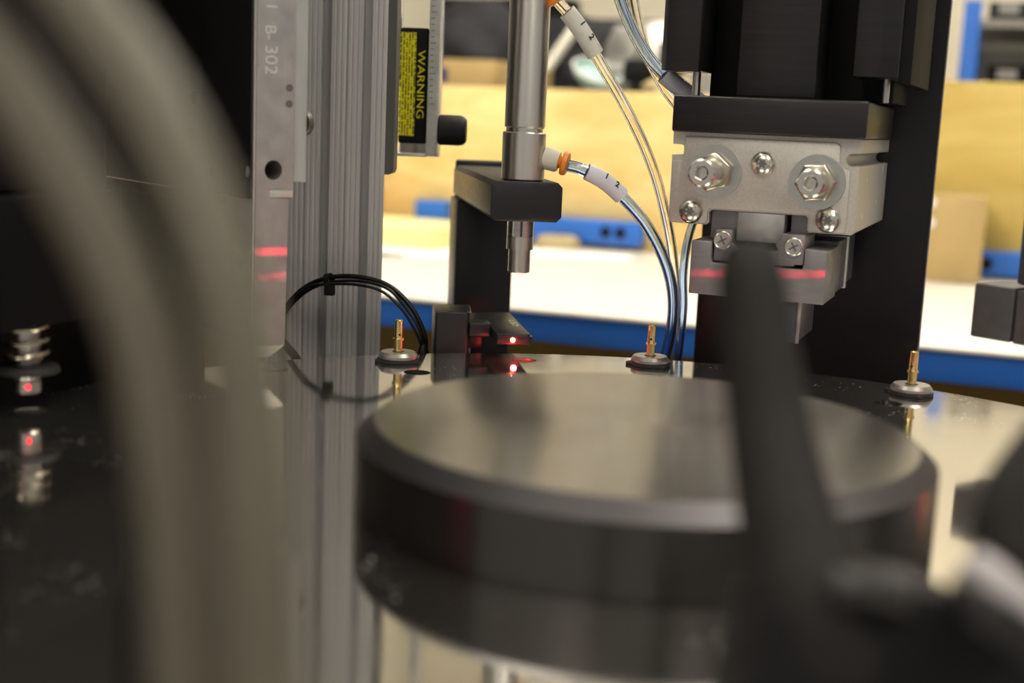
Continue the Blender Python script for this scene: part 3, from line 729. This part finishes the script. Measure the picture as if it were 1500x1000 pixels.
# ------------------------------------------------------------------ aluminium profile post
pf = thing('profile_post', 'tall slotted aluminium extrusion post behind the dial', 'profile post')
def profile_pts():
    x0, x1, yf, yb = -191.8, -126.9, 300., 345.
    F = [(x0, yf+1)]
    def ridge(a, b, n):
        st_ = (b-a)/n
        for i in range(n):
            xa = a+i*st_
            F.extend([(xa+.15*st_, yf), (xa+.62*st_, yf), (xa+.70*st_, yf+.55), (xa+.95*st_, yf+.55)])
    for c in (-181, -159, -137.2):
        ridge(c-10.7 if c > -181 else x0+.5, c-2.5, 3)
        F.extend([(c-2.4, yf), (c-2.4, yf+2.2), (c-6, yf+2.4), (c-6, yf+6), (c-3, yf+10), (c+3, yf+10), (c+6, yf+6), (c+6, yf+2.4), (c+2.4, yf+2.2), (c+2.4, yf)])
        ridge(c+2.5, c+10.6, 3)
    F.extend([(x1, yf+1), (x1-2.6, yf+18), (x1-5.6, yf+18), (x1-6.6, yf+26), (x1-4, yf+26), (x1-7.5, yb), (x0, yb)])
    return F
prism('extrusion', profile_pts(), -119.5, 560, alup, pf)
# dark mounting strip and flow meter on the right flank of the post
mp_ = thing('mounting_strip', 'dark rounded mounting strip between profile post and flow meter', 'bracket')
pa = at(569.5, 20, 330); pb = at(580, 255, 330)
prism('strip', [(-126.0, 360), (-126.0, 88)] + [(-124.0+ (4.5)*math.cos(a), 92.5+4.5*math.sin(a)) for a in [rad(-80+ 16*i) for i in range(6)]] + [(-119.4, 360)], 326, 346, greyp, mp_, .3, FRONT) if 0 else None
xb = at(580, 100, 301).x; zb_ = at(575, 256, 301).z
prism('strip', [(-126.8, 360), (-126.8, zb_), (xb-2.4, zb_), (xb-.8, zb_+.8), (xb, zb_+3), (xb, 360)], 301, 316, mat('mount_grey', (.10, .10, .095), .45), mp_, 0, FRONT)
fm = thing('flow_meter', 'clear acrylic flow meter with black body and yellow warning label', 'flow meter')
YF = 352.
def XZ(px, py): p = at(px, py, YF); return p.x, p.z
xl, zl = XZ(581, 228); xr, _ = XZ(640, 228); xm, _ = XZ(624, 200); zb1 = XZ(600, 210)[1]; zt1 = XZ(600, 40)[1]
box('acrylic_block', xl, xr, YF+6, YF+20, zl, 330, acry, fm, .5)
box('scale_column', xm+.2, xr-.2, YF-2, YF+5.5, zl+1, 330, mat('frosted_scale', (.72, .73, .73), .35, trans=.25, noise=.15, nscale=150), fm, .6)
box('bottom_edge', xl, xm, YF-1, YF+5.5, zl, zl+1.8, aluw, fm, .3)
bb = box('label_plate', xl+.2, xm, YF+1, YF+5.5, zb1, zt1, matte, fm, 1.4)
yz0 = XZ(600, 199)[1]; yz1 = XZ(600, 47)[1]; yx1 = XZ(608, 120)[0]
def print_mat():
    mt = mat('yellow_print', (.80, .74, .01), .5); nt = mt.node_tree; b = nt.nodes['Principled BSDF']; l = nt.links.new; N = nt.nodes.new
    tc = N('ShaderNodeTexCoord'); s = N('ShaderNodeSeparateXYZ'); l(tc.outputs['Object'], s.inputs[0])
    m1 = N('ShaderNodeMath'); m1.operation = 'MULTIPLY'; m1.inputs[1].default_value = 620; l(s.outputs[0], m1.inputs[0])
    m2 = N('ShaderNodeMath'); m2.operation = 'FRACT'; l(m1.outputs[0], m2.inputs[0])
    m3 = N('ShaderNodeMath'); m3.operation = 'GREATER_THAN'; m3.inputs[1].default_value = .45; l(m2.outputs[0], m3.inputs[0])
    n = N('ShaderNodeTexNoise'); n.inputs['Scale'].default_value = 900; n.inputs['Detail'].default_value = 1; l(tc.outputs['Object'], n.inputs['Vector'])
    m4 = N('ShaderNodeMath'); m4.operation = 'GREATER_THAN'; m4.inputs[1].default_value = .46; l(n.outputs[0], m4.inputs[0])
    m5 = N('ShaderNodeMath'); m5.operation = 'MULTIPLY'; l(m3.outputs[0], m5.inputs[0]); l(m4.outputs[0], m5.inputs[1])
    mx = N('ShaderNodeMix'); mx.data_type = 'RGBA'; mx.inputs[6].default_value = (.82, .77, .005, 1); mx.inputs[7].default_value = (.12, .11, .01, 1)
    l(m5.outputs[0], mx.inputs[0]); l(mx.outputs[2], b.inputs['Base Color']); return mt
box('yellow_label', xl+.4, yx1, YF+.7, YF+1.0, yz0, yz1, print_mat(), fm, 0)
wz = (XZ(615, 72)[1]+XZ(615, 176)[1])/2; wl = XZ(615, 72)[1]-XZ(615, 176)[1]
text('warning_lettering', 'WARNING', 6.0, frameM((XZ(615.5, 124)[0], YF+.85, wz), (0, 0, -1), (1, 0, 0)), labely, fm, .05, sx=wl/30.)
for i in range(26):
    zz = zl+30+i*3.4
    box('scale_tick', xm+1.2, xm+(3.4 if i % 5 else 4.6), YF-2.3, YF-2.05, zz, zz+.5, greyp, fm, 0)
kx0, kz = XZ(641, 190); kx1, _ = XZ(682, 190); kr = (XZ(660, 168)[1]-XZ(660, 213)[1])/2
lathe('knob', [(kr*.9, 0), (kr, .8)] + [(kr, kx1-kx0-4), (kr*.92, kx1-kx0-1.5), (kr*.75, kx1-kx0), (0, kx1-kx0)], rubber, fm, 40, axisM((kx0, YF+6, kz), (1, 0, 0)), cap=True)
lathe('knob_stem', [(2.4, -8), (2.4, 0)], brass, fm, 20, axisM((kx0, YF+6, kz), (1, 0, 0)))

# ================================================================== left plunger station
TL = -70.75; loc, rz = station(TL)
pg = thing('plunger_head', 'black plunger head hanging over the dial at far left', 'plunger', loc, rz)
prism('head_block', [(-30, -14), (38, -14), (56, 0), (56, 60), (-30, 60)], 35.5, 84, mat('deep_black', (.004, .004, .0045), .7, spec=.1), pg, 1)
prism('upper_block', [(-70, -2), (44, -2), (58, 10), (58, 90), (-70, 90)], 85, 420, matte, pg, 1)
lathe('shaft', [(4.8, 13), (5.0, 13.4), (5.0, 35.6)], steel, pg, 32, Matrix.Translation((-1.5, 0, 0)))
lathe('washer', [(3, 15.6), (12, 15.6), (12.4, 16.4), (11.4, 18.4), (5, 18.8)], rubber, pg, 40, Matrix.Translation((-1.5, 0, 0)), cap=False)
sp = [(Vector((-1.5+8.0*math.cos(a), 8.0*math.sin(a), 19.6+15.2*a/(2*math.pi*3)))) for a in [2*math.pi*i/16 for i in range(49)]]
bm = bmesh.new(); R_ = aloop(bm, sp, .85, 10); bm.faces.new(R_[0]); bm.faces.new(R_[-1]); fin(bm, 'spring', nut, pg, True)
lathe('tip', [(4.4, 7.2), (5.2, 8), (5.2, 12.4), (4, 13.2)], steelb, pg, 32, Matrix.Translation((-1.5, 0, 0)))
lathe('tip_glint', [(0, 0), (.9, 0), (.9, .3), (0, .4)], emr2, pg, 16, axisM(Vector((-1.5+5.1*math.sin(rad(-45)), -5.1*math.cos(rad(-45)), 10.6)), (math.sin(rad(-45)), -math.cos(rad(-45)), 0)))  # glowing dot in place of the laser glint, no lamp here
bs2 = thing('rear_stand', 'dark stand block filling the space behind the plunger head', 'machine column', loc, rz)
box('stand_block', -28, 120, 62, 130, -119, 84, matte, bs2, 1)

# ================================================================== right gripper station
dkgrey = mat('dark_grey_anodised', (.085, .082, .086), .5, .4, noise=.1, nscale=200, bump=.15, bscale=1500)
TR = 49.25; loc, rz = station(TR)
rg = thing('right_gripper', 'dark grey gripper jaws at the right edge over the dial', 'gripper', loc, rz)
prism('left_jaw', [(-27.2, -20)]+[(-9.6, -20), (-9.6, 12), (-15, 18), (-29, 2), (-29.6, -17.6), (-28.8, -19.4)], 34, 57.6, dkgrey, rg, .8)
prism('right_jaw', [(-8.4, -20), (40, -20), (40, 20), (-8.4, 20)], 33.8, 57.0, dkgrey, rg, .8)
box('gripper_housing', -10.2, 50, -19, 40, 59, 93.5, mat('blue_grey_cast', (.035, .045, .055), .5, noise=.2, nscale=400, bump=.4, bscale=1500), rg, 1.6)
box('housing_neck', -4, 30, -8, 30, 56, 59.5, matte, rg, .4)
box('fingertip', -3, 12, -10, 6, 12, 33.6, tan if 0 else matte, rg, .4)
box('carrier_arm', 50.2, 300, -10, 40, 62, 95, black, rg, 1)
box('arm_post', 240, 299, -10, 40, -119, 61.8, black, rg, 1)

# ================================================================== foreground, out of focus
def cd_pt(px, py, d):
    v = FW*FPX+RT*(px-750)-UP*(py-500); return CAM+v*(d/FPX)
h1 = [cd_pt(*p) for p in ((20, -130, 150), (110, -10, 147), (205, 125, 144), (285, 285, 142), (335, 440, 140), (364, 600, 139), (378, 800, 138), (386, 1000, 138), (392, 1150, 138))]
h2 = [cd_pt(*p) for p in ((-140, -40, 150), (-30, 70, 148), (70, 210, 147), (152, 355, 146), (212, 500, 145), (248, 680, 144), (266, 850, 144), (274, 1000, 144), (280, 1150, 144))]
h1 += [Vector((h1[-1].x, -290, -20)), Vector((h1[-1].x, -300, -119))]; h2 += [Vector((h2[-1].x-4, -290, -20)), Vector((h2[-1].x-4, -300, -119))]
o = tube('foreground_hose', h1, 4.3, hosem, None, 28, 10); tag(o, 'thick blurred beige grey hose close to camera, right one of two', 'hose', 'foreground hoses')
o = tube('foreground_hose', h2, 3.9, hosem, None, 28, 10); tag(o, 'blurred beige grey hose close to camera, left one of two', 'hose', 'foreground hoses')
fc1 = [cd_pt(*p) for p in ((1098, 372, 262), (1102, 420, 258), (1114, 520, 252), (1128, 620, 246), (1146, 720, 238), (1168, 820, 230), (1200, 920, 224), (1290, 1000, 230))]
o = tube('foreground_cable', fc1, [5.8, 6.9, 7.3, 7.8, 8.6, 9.6, 11.0, 12.0], fgcable, None, 28, 10); tag(o, 'thick blurred black cable end standing up close to camera', 'cable')
fb = thing('foreground_fixture', 'blurred black fixture with pale metal faces in the lower right corner', 'fixture')
def cprism(name, pts, d0, d1, mt):
    bm = bmesh.new(); a = [bm.verts.new(cd_pt(x, y, d0)) for x, y in pts]
    b = [bm.verts.new(cd_pt(x, y, d0)+(FW*(d1-d0))) for x, y in pts]
    n = len(pts); bm.faces.new(a); bm.faces.new(b)
    for i in range(n): bm.faces.new((a[i], a[(i+1) % n], b[(i+1) % n], b[i]))
    return fin(bm, name, mt, fb, False, 1.2)
cprism('lower_block', [(1130, 900), (1240, 850), (1420, 880), (1560, 960), (1560, 1100), (1090, 1100)], 215, 250, matte)
cprism('side_block', [(1415, 905), (1445, 860), (1560, 930), (1560, 1010)], 190, 204, black)
tube('upper_link', [cd_pt(1560, 640, 240), cd_pt(1490, 740, 236), cd_pt(1480, 830, 232)], 7, fgcable, fb, 20)
tube('metal_pin', [cd_pt(1420, 838, 212), cd_pt(1465, 872, 208), cd_pt(1530, 925, 204)], 4.6, alug, fb, 20)
tube('metal_pin', [cd_pt(1228, 862, 214), cd_pt(1280, 862, 212), cd_pt(1335, 872, 210)], 3.2, black, fb, 20)

_p0 = cd_pt(1560, 1030, 232)
bm = bmesh.new(); abox(bm, _p0.x-4, 330, _p0.y-14, _p0.y+14, _p0.z-8, _p0.z+14); fin(bm, 'support_arm', matte, fb, False, 1)
bm = bmesh.new(); abox(bm, 300, 330, _p0.y-14, _p0.y+14, -119.5, _p0.z-8.5); fin(bm, 'support_post', matte, fb, False, 1)
# red laser lines
line_lamp('laser_line_jaw', SW(TG, -11, -19.4, 51.6), Vector((.10, .92, -.32)), 64, .7, .0012)
line_lamp('laser_line_plate', SW(TP, -9.5, -15, 56.6), Vector((-.55, .72, -.25)), 15, .6, .0006)
line_lamp('laser_line_plate', SW(TP, -9.5, -15, 45.8), Vector((-.55, .72, -.25)), 14, .6, .00025)
for n_, p_ in (('laser_far_left', (-330, -170, 30)), ('laser_far_right', (240, 76, 20))):
    l = bpy.data.lights.new(n_, 'POINT'); l.energy = .03 if 'left' in n_ else .045; l.color = (1, .0, .02); l.shadow_soft_size = .004
    o = bpy.data.objects.new(n_, l); COL.objects.link(o); o.location = Vector(p_)*K
